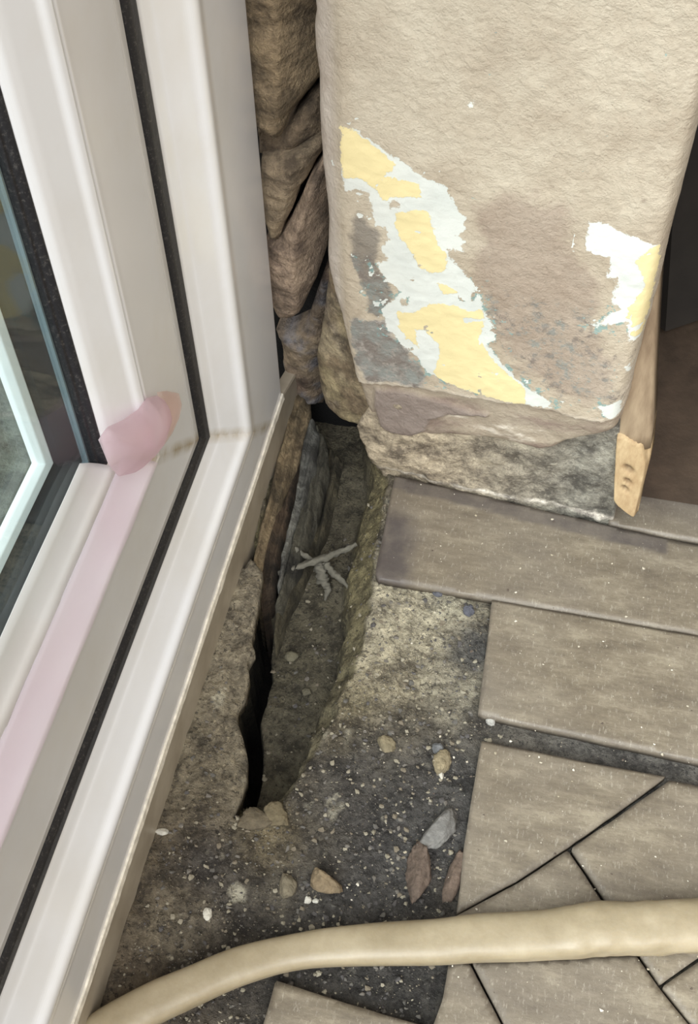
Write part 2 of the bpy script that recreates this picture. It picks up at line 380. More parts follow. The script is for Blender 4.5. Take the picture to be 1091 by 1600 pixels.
V, F, C, GR = floor_grid()
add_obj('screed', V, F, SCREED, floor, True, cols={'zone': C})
def floor_z(x, y):
    P, z, nx, ny, xs, ys = GR
    i = np.clip(np.searchsorted(xs, x)-1, 0, nx-2); j = np.clip(np.searchsorted(ys, y)-1, 0, ny-2)
    return z.reshape(nx, ny)[i, j]

# overhanging broken lip of the screed on the trim side of the hole
_lip = fp(hole_edge_px, GROUT+.006); _lip = rag(_lip, .005, .0016, 77, closed=False)
_o = np.array([(.052, .318), (.020, .31), (.001, .34), (.001, .60)])
_lo = np.concatenate([_lip, _o])
def lip_h(P, sd):
    t = top_z(P)[0]; near = np.sqrt(((P[:, None, :]-_lip[None])**2).sum(2)).min(1)
    return t+.0010-.003*np.exp(-np.maximum(sd, 0)/.0012)*(near < .006)-.003*np.exp(-sd/.006)*(near >= .006)
def lip_a(P, sd):
    C = top_col(P, fbm(P, 12, 5, 1)); return {}, {'zone': np.c_[C, np.ones(len(C))]}
slab('screed_lip', _lo, ([0, 0, 0], [1, 0, 0], [0, 1, 0], [0, 0, 1]), .0016, lip_h, .016, SCREED, floor, lip_a)

# ---- floor planks (cut pieces); outlines on the finished floor level
def tile(px, seed, dirt_shade=None, ragamp=.0008):
    w_ = fp(px); c = w_.mean(0); w_ = w_-(w_-c)/np.linalg.norm(w_-c, axis=1)[:, None]*.0009
    ol = rag(w_, .01, ragamp, seed)
    step = .004
    def hf(P, sd): return -.0006*np.exp(-sd/.0009)+.0004*fbm(P, 40, 3, seed)
    def af(P, sd):
        d = np.zeros(len(P))
        d += .25*np.clip(fbm(P, 14, 4, seed+5)-.1, 0, 1)
        d = np.maximum(d, .3*np.exp(-sd/.0012))
        if dirt_shade is not None: d = np.maximum(d, dirt_shade(P))
        return {'dirt_shade': np.clip(d, 0, 1)}, {}
    return slab('floor_plank', ol, ([0, 0, 0], [1, 0, 0], [0, 1, 0], [0, 0, 1]), step, hf, .0105, TILE, floor, af)
wl0, wl1 = at(600, 735, Z=0)[:2], at(1030, 838, Z=0)[:2]
def dark_top(P):
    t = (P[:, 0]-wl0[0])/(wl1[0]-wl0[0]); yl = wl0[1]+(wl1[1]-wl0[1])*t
    band = np.clip((P[:, 1]-(yl-.022+.003*fbm(P, 30, 3, 2)))/.002, 0, 1)*(P[:, 0] < .43)*.75  # darker band along the foot of the wall
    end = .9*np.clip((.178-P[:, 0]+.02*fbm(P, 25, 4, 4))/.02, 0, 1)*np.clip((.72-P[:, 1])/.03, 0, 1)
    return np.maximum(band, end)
tile([(616, 742), (585, 893), (589, 904), (768, 935), (1091, 991), (1900, 1135), (1900, 990), (1091, 850), (1030, 838)], 11, dark_top)
tile([(768, 937), (745, 1115), (1091, 1190), (1900, 1366), (1900, 1137), (1091, 993)], 12)
tile([(752, 1156), (740, 1220), (728, 1300), (712, 1428), (805, 1378), (890, 1323), (1042, 1214)], 13, ragamp=.0012)
tile([(1046, 1217), (892, 1325), (952, 1416), (1000, 1490), (1200, 1400), (1400, 1290)], 14, ragamp=.0012)
tile([(888, 1327), (806, 1380), (712, 1431), (702, 1500), (736, 1500), (800, 1496), (996, 1488), (950, 1418)], 15, ragamp=.0012)
tile([(701, 1503), (690, 1560), (664, 1640), (805, 1640), (734, 1503)], 16)
tile([(737, 1503), (808, 1640), (1110, 1640), (1030, 1540), (996, 1492)], 17)
tile([(998, 1490), (1032, 1539), (1110, 1485), (1200, 1404)], 18)
tile([(1034, 1542), (1112, 1640), (1900, 1640), (1900, 1390), (1410, 1294), (1200, 1407), (1112, 1488)], 19)
tile([(430, 1530), (398, 1640), (530, 1680), (760, 1680), (660, 1602), (540, 1565)], 20)
tile([(950, 817), (1034, 836), (1900, 985), (1900, 760), (1300, 560), (1100, 560), (1005, 700), (960, 765)], 21, lambda P: .75*np.clip((P[:, 1]-.74)/.05, 0, 1))  # darkens going into the recess: shade painted into the plank colour

# ------------------------------------------------------------------ window: profile swept round the bottom corner
Y0, Z0, D0 = .767, .038, .0
win = tag(empty('window_1', (0, .3, Z0)), 'white plastic door frame with glazed sash and black seals along the left', 'window', kind='structure')
def sweep(name, prof, mat, ya=-.9, zb=1.9, closed=True, smooth=False):
    """prof: (w,d) pairs; w inwards from the outer edge, d towards the room"""
    V = []; n = len(prof); rings = []
    mit = []
    stations = [('s', ya), ('s', .012), ('s', .004), ('c', 0), ('j', .004), ('j', .012), ('j', zb)]
    for k, s in stations:
        for w_, d in prof:
            x = D0+d
            if k == 'c': V.append((x, Y0-w_, Z0+w_))
            elif k == 's': V.append((x, s if s < 0 else Y0-w_-s, Z0+w_))
            else: V.append((x, Y0-w_, s if s > 1 else Z0+w_+s))
            mit.append(0 if k == 'c' else (s/.012 if 0 < s < .1 else 1))
    F = []
    for r in range(len(stations)-1):
        for i in range(n if closed else n-1):
            a, b = r*n+i, r*n+(i+1) % n; F.append([a, b, b+n, a+n])
    if closed: F.append(list(range(n))[::-1]); F.append([(len(stations)-1)*n+i for i in range(n)])
    return add_obj(name, V, F, mat, win, smooth, {'mitre': mit})
def rounded(pts, r, k=4):
    out = []
    for i, p in enumerate(pts):
        p = np.array(p, float)
        if i in (0, len(pts)-1) or len(p) > 2: out.append(tuple(p[:2])); continue
        a = np.array(pts[i-1][:2], float); b = np.array(pts[i+1][:2], float)
        ra = min(r, np.linalg.norm(a-p)*.45); rb = min(r, np.linalg.norm(b-p)*.45)
        A = p+(a-p)/np.linalg.norm(a-p)*ra; B = p+(b-p)/np.linalg.norm(b-p)*rb
        for j in range(k+1):
            t = j/k; out.append(tuple((1-t)**2*A+2*t*(1-t)*p+t*t*B))
    return out
frame_face = rounded([(-.034, -.11), (-.034, -.004), (-.030, 0), (.070, .001), (.083, .003), (.089, .0015), (.094, -.004), (.118, -.0145), (.121, -.0165), (.132, -.020), (.134, -.024), (.134, -.11)], .004)
sweep('outer_frame', frame_face, UPVC)
sweep('seal', rounded([(.1325, -.05), (.1325, -.0215), (.137, -.0185), (.148, -.0185), (.1525, -.0215), (.1525, -.05)], .002), RUBBER)
sash_face = rounded([(.151, -.066), (.151, -.026), (.153, -.0225), (.170, -.0195), (.173, -.0175), (.247, -.0135), (.2535, -.013), (.2545, -.016), (.2545, -.055), (.300, -.058), (.300, -.066)], .002)
sweep('sash', sash_face, UPVC)
bead = rounded([(.2555, -.055), (.2555, -.0155), (.2585, -.0115), (.264, -.013), (.268, -.0165), (.290, -.0235), (.296, -.026), (.3005, -.030), (.3005, -.055)], .002)
sweep('glazing_bead', bead, UPVC)
sweep('glazing_gasket', rounded([(.297, -.045), (.2995, -.0305), (.3015, -.0300), (.3035, -.0325), (.3045, -.0350), (.3062, -.0355), (.3068, -.0385), (.3068, -.045)], .001), RUBBER)
sweep('spacer_bar', [(.303, -.056), (.303, -.0405), (.3085, -.0405), (.3092, -.0425), (.3085, -.0445), (.3085, -.056)], SPACER)
sweep('outer_rebate', [(.304, -.066), (.304, -.0450), (.3095, -.0455), (.3215, -.0535), (.3245, -.058), (.3245, -.066)], DARKFRAME)
sweep('outer_lip', rounded([(.325, -.066), (.325, -.0580), (.327, -.0560), (.334, -.0575), (.337, -.0620), (.337, -.066)], .001), EXTWHITE)
def pane(name, x):
    t = .0028; a, b = Z0+.303, 1.9; y1, y2 = Y0-.303, -.9
    V = [(x+s*t/2, y, z) for s in (-1, 1) for y, z in ((y1, a), (y2, a), (y2, b), (y1, b))]
    add_obj(name, V, [[0, 1, 2, 3], [7, 6, 5, 4], [0, 4, 5, 1], [1, 5, 6, 2], [2, 6, 7, 3], [3, 7, 4, 0]], GLASS, win)
pane('glass_pane', D0-.0385); pane('glass_pane', D0-.0685)

# ---- cill trim under the frame, with a ragged line of sealant on its top edge
def trim():
    tr = tag(empty('trim_1', (0, .4, 0)), 'beige strip under the white frame, edged with ragged sealant', 'trim', kind='structure')
    ys = np.concatenate([np.arange(-.6, .86, .02), [.875, .90]])
    V = []; n = 5
    for y in ys:
        top = .050-(.0 if y < .8 else (y-.8)*.42); 
        wob = .0006*float(fbm(np.array([[y, 0.]]), 30, 2)[0])
        V += [(-.012, y, -.04), (.002+wob, y, -.04), (.002+wob, y, top-.002), (.0008, y, top), (-.012, y, top)]
    F = []
    for r in range(len(ys)-1):
        for i in range(n): a, b = r*n+i, r*n+(i+1) % n; F.append([a, a+n, b+n, b])
    F += [[0, 1, 2, 3, 4][::-1], [(len(ys)-1)*n+i for i in range(n)]]
    add_obj('cover_strip', V, F, TRIM, tr)
    ys = np.arange(-.6, .80, .004); q = np.c_[ys, ys*0]
    t1 = np.clip(.0030+.004*fbm(q, 25, 4, 3), .0008, .007); t2 = .0012*fbm(q, 60, 3, 5)
    V = []
    for y, a, b in zip(ys, t1, t2): V += [(-.003, y, .044), (.0030+abs(b)*.6, y, .0485+b-.0015), (.0022, y, .0515+a*.7), (.0004, y, .0515+a)]
    F = []; n = 4
    for r in range(len(ys)-1):
        for i in range(n): a, b = r*n+i, r*n+(i+1) % n; F.append([a, a+n, b+n, b])
    add_obj('sealant_bead', V, F, SEAL, tr)
trim()

# ------------------------------------------------------------------ far wall: masonry, mortar, plaster
wdir = np.array([wl1[0]-wl0[0], wl1[1]-wl0[1], 0]); wdir /= np.linalg.norm(wdir); wn = np.array([wdir[1], -wdir[0], 0]); 
if wn[1] > 0: wn = -wn
def wframe(off): return (np.array([wl0[0], wl0[1], 0])+wn*off, wdir, np.array([0, 0, 1.]), wn)
def wp(px, fr):
    O, e1, e2, nn = fr; out = []
    for x, y in px:
        v = ray(x, y); t = ((O-CAM)@nn)/(v@nn); p = CAM+t*v-O; out.append((p@e1, p@e2))
    return np.array(out)
def k5(pts): return [(450+a/1.702, 150+b/1.702) for a, b in pts]
wall = tag(empty('wall_back', (wl0[0], wl0[1], 0)), 'rough old plastered wall with flaking white and yellow paint above the floor', 'wall', kind='structure')
PF = wframe(.012)
plaster_px = [(470, -300), (471, -60), (474, 0), (478, 40), (473, 70), (476, 100), (484, 135), (485, 190), (489, 230), (492, 262), (497, 300), (502, 340), (503, 385), (501, 425), (514, 470), (527, 500), (537, 540), (547, 575), (556, 610),
              (566, 640), (574, 668), (578, 692), (600, 690), (640, 695), (700, 692), (760, 697), (800, 705), (840, 715), (862, 713), (885, 703), (920, 695), (950, 689), (965, 684), (972, 672), (985, 610), (1003, 540), (1023, 470), (1045, 380), (1070, 280), (1095, 185), (1150, -40), (1215, -300)]
p_out = rag(wp(plaster_px, PF), .008, .0015, 31)
arris = wp([(520, -300), (530, 0), (535, 200), (539, 350), (548, 520), (562, 620), (572, 700)], PF)
coatA = wp([(440, -400), (1300, -400), (1000, 560), (966, 660), (950, 660), (900, 655), (862, 640), (800, 632), (740, 622), (690, 612), (640, 608), (600, 602), (560, 600), (540, 560), (400, 500)], PF)
flake = wp([(582, 612), (640, 618), (700, 636), (735, 650), (765, 652), (760, 660), (700, 655), (672, 662), (664, 680), (640, 689), (610, 685), (590, 672), (580, 640)], PF)
W1 = k5([(142, 80), (175, 88), (220, 115), (270, 155), (320, 185), (370, 215), (420, 240), (440, 280), (470, 320), (475, 360), (450, 370), (470, 385), (465, 410), (425, 405), (430, 430), (460, 455), (490, 490), (510, 525), (525, 570), (545, 610), (550, 650), (530, 655), (560, 700), (600, 745), (650, 780), (703, 815), (700, 828), (640, 822), (580, 812), (500, 790), (440, 770), (400, 752), (370, 735), (340, 690), (300, 655), (265, 620), (250, 570), (270, 545), (300, 520), (280, 500), (245, 470), (240, 440), (265, 430), (250, 400), (270, 380), (265, 350), (230, 345), (225, 300), (215, 255), (180, 245), (155, 250), (148, 230), (140, 170)])
W2 = k5([(800, 335), (840, 338), (900, 365), (950, 385), (986, 405), (984, 470), (966, 540), (945, 620), (938, 662), (905, 655), (905, 605), (870, 605), (820, 620), (810, 610), (845, 590), (885, 565), (860, 555), (870, 520), (880, 480), (840, 485), (865, 455), (855, 430), (825, 420), (790, 410)])
W3 = k5([(820, 822), (885, 818), (882, 852), (852, 862), (838, 842)])
W4 = k5([(893, 722), (912, 720), (910, 742), (898, 740)])
W5 = [(735, 158), (743, 160), (738, 170), (732, 166)]
holes_w = [k5([(268, 280), (295, 276), (300, 296), (272, 300)]), k5([(165, 300), (190, 255), (222, 270), (222, 300)]), k5([(300, 540), (322, 535), (320, 555), (304, 556)]), k5([(484, 525), (498, 522), (498, 545), (486, 546)])]
Y1 = [k5([(138, 60), (175, 92), (215, 120), (250, 150), (290, 180), (260, 210), (300, 220), (350, 232), (355, 270), (300, 265), (255, 275), (235, 245), (190, 215), (150, 215), (136, 160)]),
      k5([(290, 310), (330, 302), (375, 305), (385, 345), (400, 390), (425, 420), (420, 465), (380, 470), (345, 450), (330, 410), (300, 375), (285, 340)]),
      k5([(290, 570), (330, 578), (380, 550), (440, 555), (480, 572), (520, 565), (525, 600), (512, 640), (535, 690), (580, 735), (630, 775), (632, 830), (560, 820), (480, 800), (410, 770), (385, 735), (405, 690), (400, 660), (365, 625), (335, 620), (350, 670), (320, 650), (295, 615)]),
      k5([(398, 500), (430, 505), (452, 525), (415, 528)]),
      k5([(960, 405), (995, 405), (990, 480), (965, 560), (945, 660), (910, 640), (915, 600), (895, 590), (905, 560), (940, 530), (950, 490), (925, 440), (945, 425)])]
stripe = k5([(465, 588), (530, 592), (530, 600), (465, 604)])
G1 = k5([(165, 330), (190, 290), (222, 340), (255, 360), (240, 440), (285, 500), (300, 540), (250, 590), (205, 580), (190, 500), (165, 430)])
G2 = k5([(165, 600), (260, 590), (330, 680), (372, 740), (340, 775), (200, 765), (165, 700)])
G3 = k5([(480, 300), (560, 235), (700, 250), (790, 290), (790, 410), (870, 480), (820, 620), (890, 700), (880, 830), (700, 800), (560, 690), (530, 600), (470, 450)])
def union_sd(P, polys, fr):
    return np.max([sdf(P, wp(q, fr))[0] for q in polys], 0)
def pl_h(P, sd):
    ax = np.interp(P[:, 1], arris[::-1, 1], arris[::-1, 0])
    left = np.maximum(ax-P[:, 0], 0)
    h = -left*.45-left**2*6
    h += .0022*fbm(P, 9, 3, 1)+.0010*fbm(P, 45, 4, 2)+.0004*fbm(P, 160, 3, 6)
    low = sdf(P, coatA)[0]+.003*fbm(P, 60, 3, 4)
    h -= .007*np.clip(-low/.003, 0, 1)+np.where(low < 0, .0025*fbm(P, 35, 4, 9), 0)
    fl = sdf(P, flake)[0]; h += .004*np.clip(fl/.002, 0, 1)
    right = wp([(965, 684), (1003, 540), (1045, 380), (1095, 185), (1215, -300)], PF)
    rx = np.interp(P[:, 1], right[:, 1], right[:, 0]); h -= .014*np.exp(-np.maximum(rx-P[:, 0], 0)/.0045)
    h += .0025*np.clip(fbm(P, 30, 4, 18)-.05, 0, 1)*(low > 0)*np.clip((.18-P[:, 1])/.1, 0, 1)
    h -= .008*np.exp(-sd/.0030)
    return h
def pl_attr(P, sd):
    wsd = union_sd(P, [W1, W2, W3, W4, W5], PF); ho = union_sd(P, holes_w, PF); wsd = np.minimum(wsd, -ho)
    ysd = union_sd(P, Y1, PF); ysd = np.minimum(ysd, -sdf(P, wp(stripe, PF))[0])
    K = .02
    inG1 = sdf(P, wp(G1, PF))[0]; nW = fbm(P, 110, 4, 51, .7)
    wsd = np.maximum(wsd, np.where(inG1 > 0, (nW-.30)*.03, -1))
    wsd = np.minimum(wsd, .0008+(.42-fbm(P, 70, 4, 53, .7))*.05+np.clip(P[:, 1]-.33, 0, 1)+np.where(P[:, 0] > .2, .01, 0))
    wsd = np.maximum(wsd, np.where((wsd < -.002) & (P[:, 0] < .21) & (wsd > -.012), (fbm(P, 120, 4, 55, .7)-.42)*.03, -1))
    ysd = np.minimum(ysd, .002+(.40-fbm(P, 60, 4, 57, .7))*.05)
    def c3(c): return np.array(lin(c)[:3])
    C = np.tile(c3((198, 185, 164)), (len(P), 1))
    up = np.clip((P[:, 1]-.25)/.3, 0, 1)[:, None]; C = C*(1-up)+c3((196, 185, 166))*up
    def blend(C, m, col): m = np.clip(m, 0, 1)[:, None]; return C*(1-m)+c3(col)*m
    nz = .016*fbm(P, 40, 5, 12, .7)
    g3 = (sdf(P, wp(G3, PF))[0]+nz*1.6)/.012; C = blend(C, g3*.85, (178, 163, 146))
    g1 = (sdf(P, wp(G1, PF))[0]+nz*.6)/.003; C = blend(C, g1*(.75+.5*fbm(P, 45, 4, 23)), (146, 138, 126))
    g2 = (sdf(P, wp(G2, PF))[0]+nz)/.004; C = blend(C, g2*.9, (172, 166, 158))
    ax = np.interp(P[:, 1], arris[::-1, 1], arris[::-1, 0]); C = blend(C, (ax-P[:, 0]-.003)/.006*.6, (206, 196, 184))
    low = -(sdf(P, coatA)[0]+.003*fbm(P, 60, 3, 4)); C = blend(C, low/.004, (176, 163, 144))
    C = blend(C, np.where((low > 0), (fbm(P*np.array([1, 2.5]), 22, 5, 14, .65)+.1)*2.2, 0), (146, 128, 116)); C = blend(C, np.where((low > -.003), (fbm(P*np.array([1, 3]), 26, 5, 19, .65)-.22)*5, 0)*(P[:, 1] < .14), (226, 216, 200))
    C = blend(C, np.exp(-np.abs(low)/.0025)*.7, (232, 222, 206))
    C = blend(C, sdf(P, flake)[0]/.003, (150, 137, 128))
    rs = np.clip((P[:, 0]-(p_out[:, 0].max()+9)), 0, 1)
    gr = np.clip(.32+.3*np.clip(g1, 0, 1)+.3*np.clip(g2*.6, 0, 1)+.1*np.clip(g3, 0, 1)-.25*np.clip(-g3/3, 0, 1)*(g1 < 0)*(g2 < 0), 0, 1)
    gr = gr-np.clip((P[:, 1]-.30)/.1, 0, .3)
    near = np.exp(-np.clip(-wsd, 0, 1)/.012)*(P[:, 1] < .32)
    band = np.clip(.1+.5*near, 0, 1)*np.clip((P[:, 0]-ax)/.01, 0, 1)*np.clip(1-(low > -.004), 0, 1)*(P[:, 0] < .22)
    return {'white': .5+np.clip(wsd/K, -.5, .5), 'yellow': .5+np.clip(ysd/K, -.5, .5), 'grime': gr, 'teal': band}, {'zone': np.c_[C, np.ones(len(C))]}
slab('plaster', p_out, PF, .0021, pl_h, .022, PLASTER, wall, pl_attr)

# tan mortar return left of the plaster, above the hole
MF = wframe(.002)
mort_px = [(503, 400), (496, 480), (489, 540), (482, 585), (481, 620), (486, 640), (498, 660), (512, 672), (530, 679), (552, 683), (566, 690), (578, 706), (592, 712), (605, 690), (605, 600), (580, 500), (540, 420)]
def zone_fn(base, cols, seed, scale=20):
    def f(P, sd):
        def c3(c): return np.array(lin(c)[:3])
        C = np.tile(c3(base), (len(P), 1))
        for i, c in enumerate(cols):
            m = np.clip(fbm(P, scale*(1+.5*i), 4, seed+i)*2.5, 0, 1)[:, None]; C = C*(1-m)+c3(c)*m
        return {}, {'zone': np.c_[C, np.ones(len(C))]}
    return f
slab('mortar', rag(wp(mort_px, MF), .006, .002, 41), MF, .0022,
     lambda P, sd: -.012*np.exp(-sd/.007)+.007*fbm(P, 28, 4, 3)+.003*fbm(P, 80, 4, 5)-.25*np.maximum(.0-P[:, 0], 0), .05, MORTAR, wall,
     zone_fn((162, 149, 124), [(142, 130, 102), (150, 138, 124), (122, 107, 86)], 50))
# mortar base under the plaster edge
BF = wframe(-.002)
base_px = [(560, 660), (575, 700), (585, 722), (598, 745), (700, 772), (800, 795), (900, 817), (956, 830), (962, 790), (966, 740), (968, 640), (900, 600), (700, 600), (600, 600)]
def base_attr(P, sd):
    def c3(c): return np.array(lin(c)[:3])
    t = np.clip((P[:, 0]+.015*fbm(P, 20, 4, 7)-.06)/.14, 0, 1)[:, None]
    C = c3((184, 170, 148))*(1-t)+c3((146, 142, 131))*t
    m = np.clip(fbm(P, 25, 4, 9)*1.6, 0, 1)[:, None]; C = C*(1-m)+C*.8*m
    w_ = np.clip((.004-np.abs(P[:, 1]-.004)-.002*fbm(P, 50, 3, 1))/.003, 0, 1)[:, None]*np.clip(fbm(P, 30, 3, 17)*3+.8, 0, 1)[:, None]
    C = C*(1-w_)+c3((226, 218, 206))*w_
    return {}, {'zone': np.c_[C, np.ones(len(C))]}
slab('mortar_base', rag(wp(base_px, BF), .008, .0015, 44), BF, .0024,
     lambda P, sd: .011*np.clip(1-(P[:, 0]-.02)/.13, 0, 1)*np.clip((P[:, 1]+.004)/.03, 0, 1)+.008*fbm(P, 24, 5, 13, .65)+.004*fbm(P, 90, 4, 5)-.004*np.clip(P[:, 1]/.03, 0, 1)-.002*np.exp(-sd/.004), .05, MORTAR, wall, base_attr)
# masonry core behind (stops short above the hole so that the dark cavity stays open)
def box(name, x0, x1, y0, y1, z0, z1, mat, parent=None):
    V = [(x, y, z) for x in (x0, x1) for y in (y0, y1) for z in (z0, z1)]
    return add_obj(name, V, [[0, 1, 3, 2], [4, 6, 7, 5], [0, 4, 5, 1], [2, 3, 7, 6], [0, 2, 6, 4], [1, 5, 7, 3]], mat, parent)
V = []
for s, t in ((.02, -.012), (.272, -.012), (.272, -.10), (.02, -.10)):
    O = np.array([wl0[0], wl0[1], 0])+wdir*(s-.05)+wn*t; V += [(O[0], O[1], .09), (O[0], O[1], 1.9)]
def prism_from(V, name, mat, parent, col=None):
    n = len(V)//2; F = [[2*i, 2*((i+1) % n), 2*((i+1) % n)+1, 2*i+1] for i in range(n)]+[[2*i for i in range(n)][::-1], [2*i+1 for i in range(n)]]
    return add_obj(name, V, F, mat, parent, cols={'zone': np.tile(lin(col), (len(V), 1))} if col else None)
prism_from(V, 'masonry_core', MORTAR, wall, (110, 98, 82))
V = []
for s, t in ((.03, -.03), (.228, -.03), (.228, -.10), (.03, -.10)):
    O = np.array([wl0[0], wl0[1], 0])+wdir*s+wn*t; V += [(O[0], O[1], -.03), (O[0], O[1], .10)]
prism_from(V, 'masonry_core', MORTAR, wall, (110, 98, 82))

# ------------------------------------------------------------------ rubble stones of the window reveal
reveal = tag(empty('wall_left', (0, .84, 0)), 'exposed rubble stonework in the gap between white frame and plaster', 'wall', kind='structure')
def stone(px, Yp, ridge, slopeR, col, seed, thick=.06, rough=.003, bulge=0.0, cols=None):
    """stone face in the gap; ridge=px x of the arris, the face right of it turns away"""
    fr = (np.array([0, Yp, 0.]), np.array([1., 0, 0]), np.array([0, 0, 1.]), np.array([0, -1., 0]))
    o = rag(wp(px, fr), .007, .0018, seed)
    rg = wp(ridge, fr)
    def hf(P, sd):
        rx = np.interp(P[:, 1], rg[::-1, 1], rg[::-1, 0]); r = P[:, 0]-rx
        h = -np.maximum(r, 0)*slopeR-np.maximum(-r, 0)*.25
        h += rough*2.2*fbm(P*np.array([.6, 1.6]), 24, 5, seed, .65)+rough*1.1*fbm(P*np.array([.4, 2]), 90, 4, seed+3)
        return h-.012*np.exp(-sd/.005)
    return slab('stone', o, fr, .0026, hf, thick, STONE, reveal, cols or zone_fn(col, [tuple(int(c*.78) for c in col), tuple(min(255, int(c*1.12)) for c in col)], seed))
stone([(360, -200), (360, -30), (376, 60), (384, 150), (392, 212), (418, 224), (430, 228), (436, 222), (446, 200), (470, 178), (492, 160), (505, 60), (500, -200)], .800, [(440, -250), (432, 60), (435, 130), (430, 225)], 1.5, (146, 128, 102), 61)
stone([(392, 222), (430, 232), (446, 208), (470, 182), (492, 165), (500, 235), (480, 238), (450, 246), (425, 252), (396, 258)], .822, [(450, 160), (455, 260)], .7, (120, 105, 86), 62)
stone([(400, 262), (430, 258), (455, 256), (480, 244), (502, 240), (494, 262), (478, 290), (462, 310), (455, 335), (440, 360), (430, 384), (414, 382), (402, 330)], .806, [(462, 230), (450, 300), (436, 390)], 1.1, (146, 130, 108), 63)
stone([(408, 392), (432, 388), (446, 362), (460, 335), (470, 310), (486, 285), (502, 262), (514, 330), (508, 400), (495, 430), (482, 470), (466, 498), (450, 512), (426, 516), (414, 490)], .804, [(500, 255), (462, 375), (458, 430), (463, 520)], 1.6, (164, 144, 125), 64)
stone([(424, 535), (450, 532), (475, 520), (488, 480), (500, 440), (516, 430), (512, 560), (500, 650), (470, 640), (440, 600), (436, 560)], .846, [(485, 400), (475, 660)], .5, (160, 142, 120), 65,
      cols=zone_fn((138, 122, 104), [(120, 100, 88), (150, 134, 112), (126, 124, 128)], 66, 30))
box('backing_masonry', -.10, .10, .885, .93, -.25, 1.9, MORTAR, reveal)
# slate layers standing on edge under the trim, down the side of the hole
def slate(px, Z, col, seed, depth=.16, tilt=0):
    fr = (np.array([0, 0, Z]), np.array([1., 0, 0]), np.array([0, 1., 0]), np.array([0, 0, 1.]))
    o = rag(np.array([at(x, y, Z=Z)[:2] for x, y in px]), .006, .0022, seed)
    xm = o[:, 0].mean()
    def hf(P, sd): return -.010*np.exp(-sd/.003)+.006*fbm(P*np.array([2.5, .4]), 30, 4, seed)+.003*fbm(P*np.array([3, .8]), 70, 3, seed+1)-tilt*(P[:, 0]-xm)-.012*np.clip(np.abs(np.sin((P[:, 0]+.006*fbm(P, 14, 4, seed+2)+.05*P[:, 1])*330+seed))-.55, 0, 1)**.7
    col = tuple(int(c*.9) for c in col)
    return slab('slate', o, fr, .0016, hf, depth, STONE, reveal, zone_fn(col, [tuple(int(c*.7) for c in col), tuple(min(255, int(c*1.15)) for c in col)], seed, 35))
slate([(462, 572), (478, 575), (486, 640), (470, 690), (452, 735), (432, 780), (418, 830), (404, 885), (392, 880), (396, 860), (412, 790), (432, 710), (450, 640)], -.006, (146, 128, 100), 71, tilt=.5)
slate([(470, 700), (474, 720), (456, 790), (440, 850), (425, 912), (405, 920), (396, 872), (420, 815), (446, 742)], -.030, (86, 70, 55), 72, tilt=.6)
slate([(478, 648), (492, 652), (500, 672), (492, 720), (478, 760), (462, 800), (450, 850), (436, 900), (430, 905), (446, 830), (462, 770), (468, 710)], -.022, (122, 122, 116), 73, tilt=.4)
slate([(494, 662), (512, 684), (514, 720), (500, 770), (488, 820), (470, 870), (452, 910), (440, 935), (428, 940), (440, 890), (462, 815), (484, 740), (496, 700)], -.040, (94, 90, 78), 74, tilt=.6)
slate([(512, 690), (536, 710), (524, 770), (508, 830), (480, 890), (462, 930), (446, 960), (430, 1010), (424, 960), (448, 915), (480, 860), (505, 780)], -.066, (88, 82, 64), 75, tilt=.3)

# ------------------------------------------------------------------ outside ground and alcove
def quad(name, x0, x1, y0, y1, z, mat, n=40, amp=.004, **k):
    gx, gy = np.meshgrid(np.linspace(x0, x1, n), np.linspace(y0, y1, n), indexing='ij'); P = np.c_[gx.ravel(), gy.ravel()]
    idx = np.arange(n*n).reshape(n, n); F = np.stack([idx[:-1, :-1], idx[1:, :-1], idx[1:, 1:], idx[:-1, 1:]], -1).reshape(-1, 4)
    return tag(add_obj(name, np.c_[P, z+amp*fbm(P, 8, 4)], F, mat, None, True), **k)
quad('ground', -3.2, -.05, -2, 3, -.12, EXTG, 60, .02, label='dark rough slate ground outside beyond the glass', cat='ground', kind='structure')
alc = tag(empty('wall_right', (.8, 1.3, 0)), 'recess walls right of the plastered wall, coloured dark for shade, with added light blockers', 'wall', kind='structure')
box('recess_back', .30, 1.6, 1.45, 1.5, -.05, 1.9, SHADEWALL, alc)
box('recess_side_blocker', .30, .35, .86, 1.45, -.05, 1.9, SHADEWALL, alc)
box('recess_side_blocker', .62, .66, .735, 1.45, -.05, 1.9, SHADEWALL, alc)  # unseen panel added to block light from the right
box('recess_top_blocker', .36, .66, .72, 1.5, .66, .72, SHADEWALL, alc)  # unseen slab added overhead to keep light out of the recess
quad('floor_recess', .36, .64, .775, 1.45, .0012, SHADEFLOOR, 20, .0006, label='brown boards inside the recess, colour darkened for the shade there', cat='floor', kind='structure')
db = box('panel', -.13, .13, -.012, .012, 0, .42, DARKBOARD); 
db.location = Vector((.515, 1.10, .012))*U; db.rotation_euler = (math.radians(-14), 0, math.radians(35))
tag(db, 'dark board leaning in the black recess behind the wooden stake', 'board')

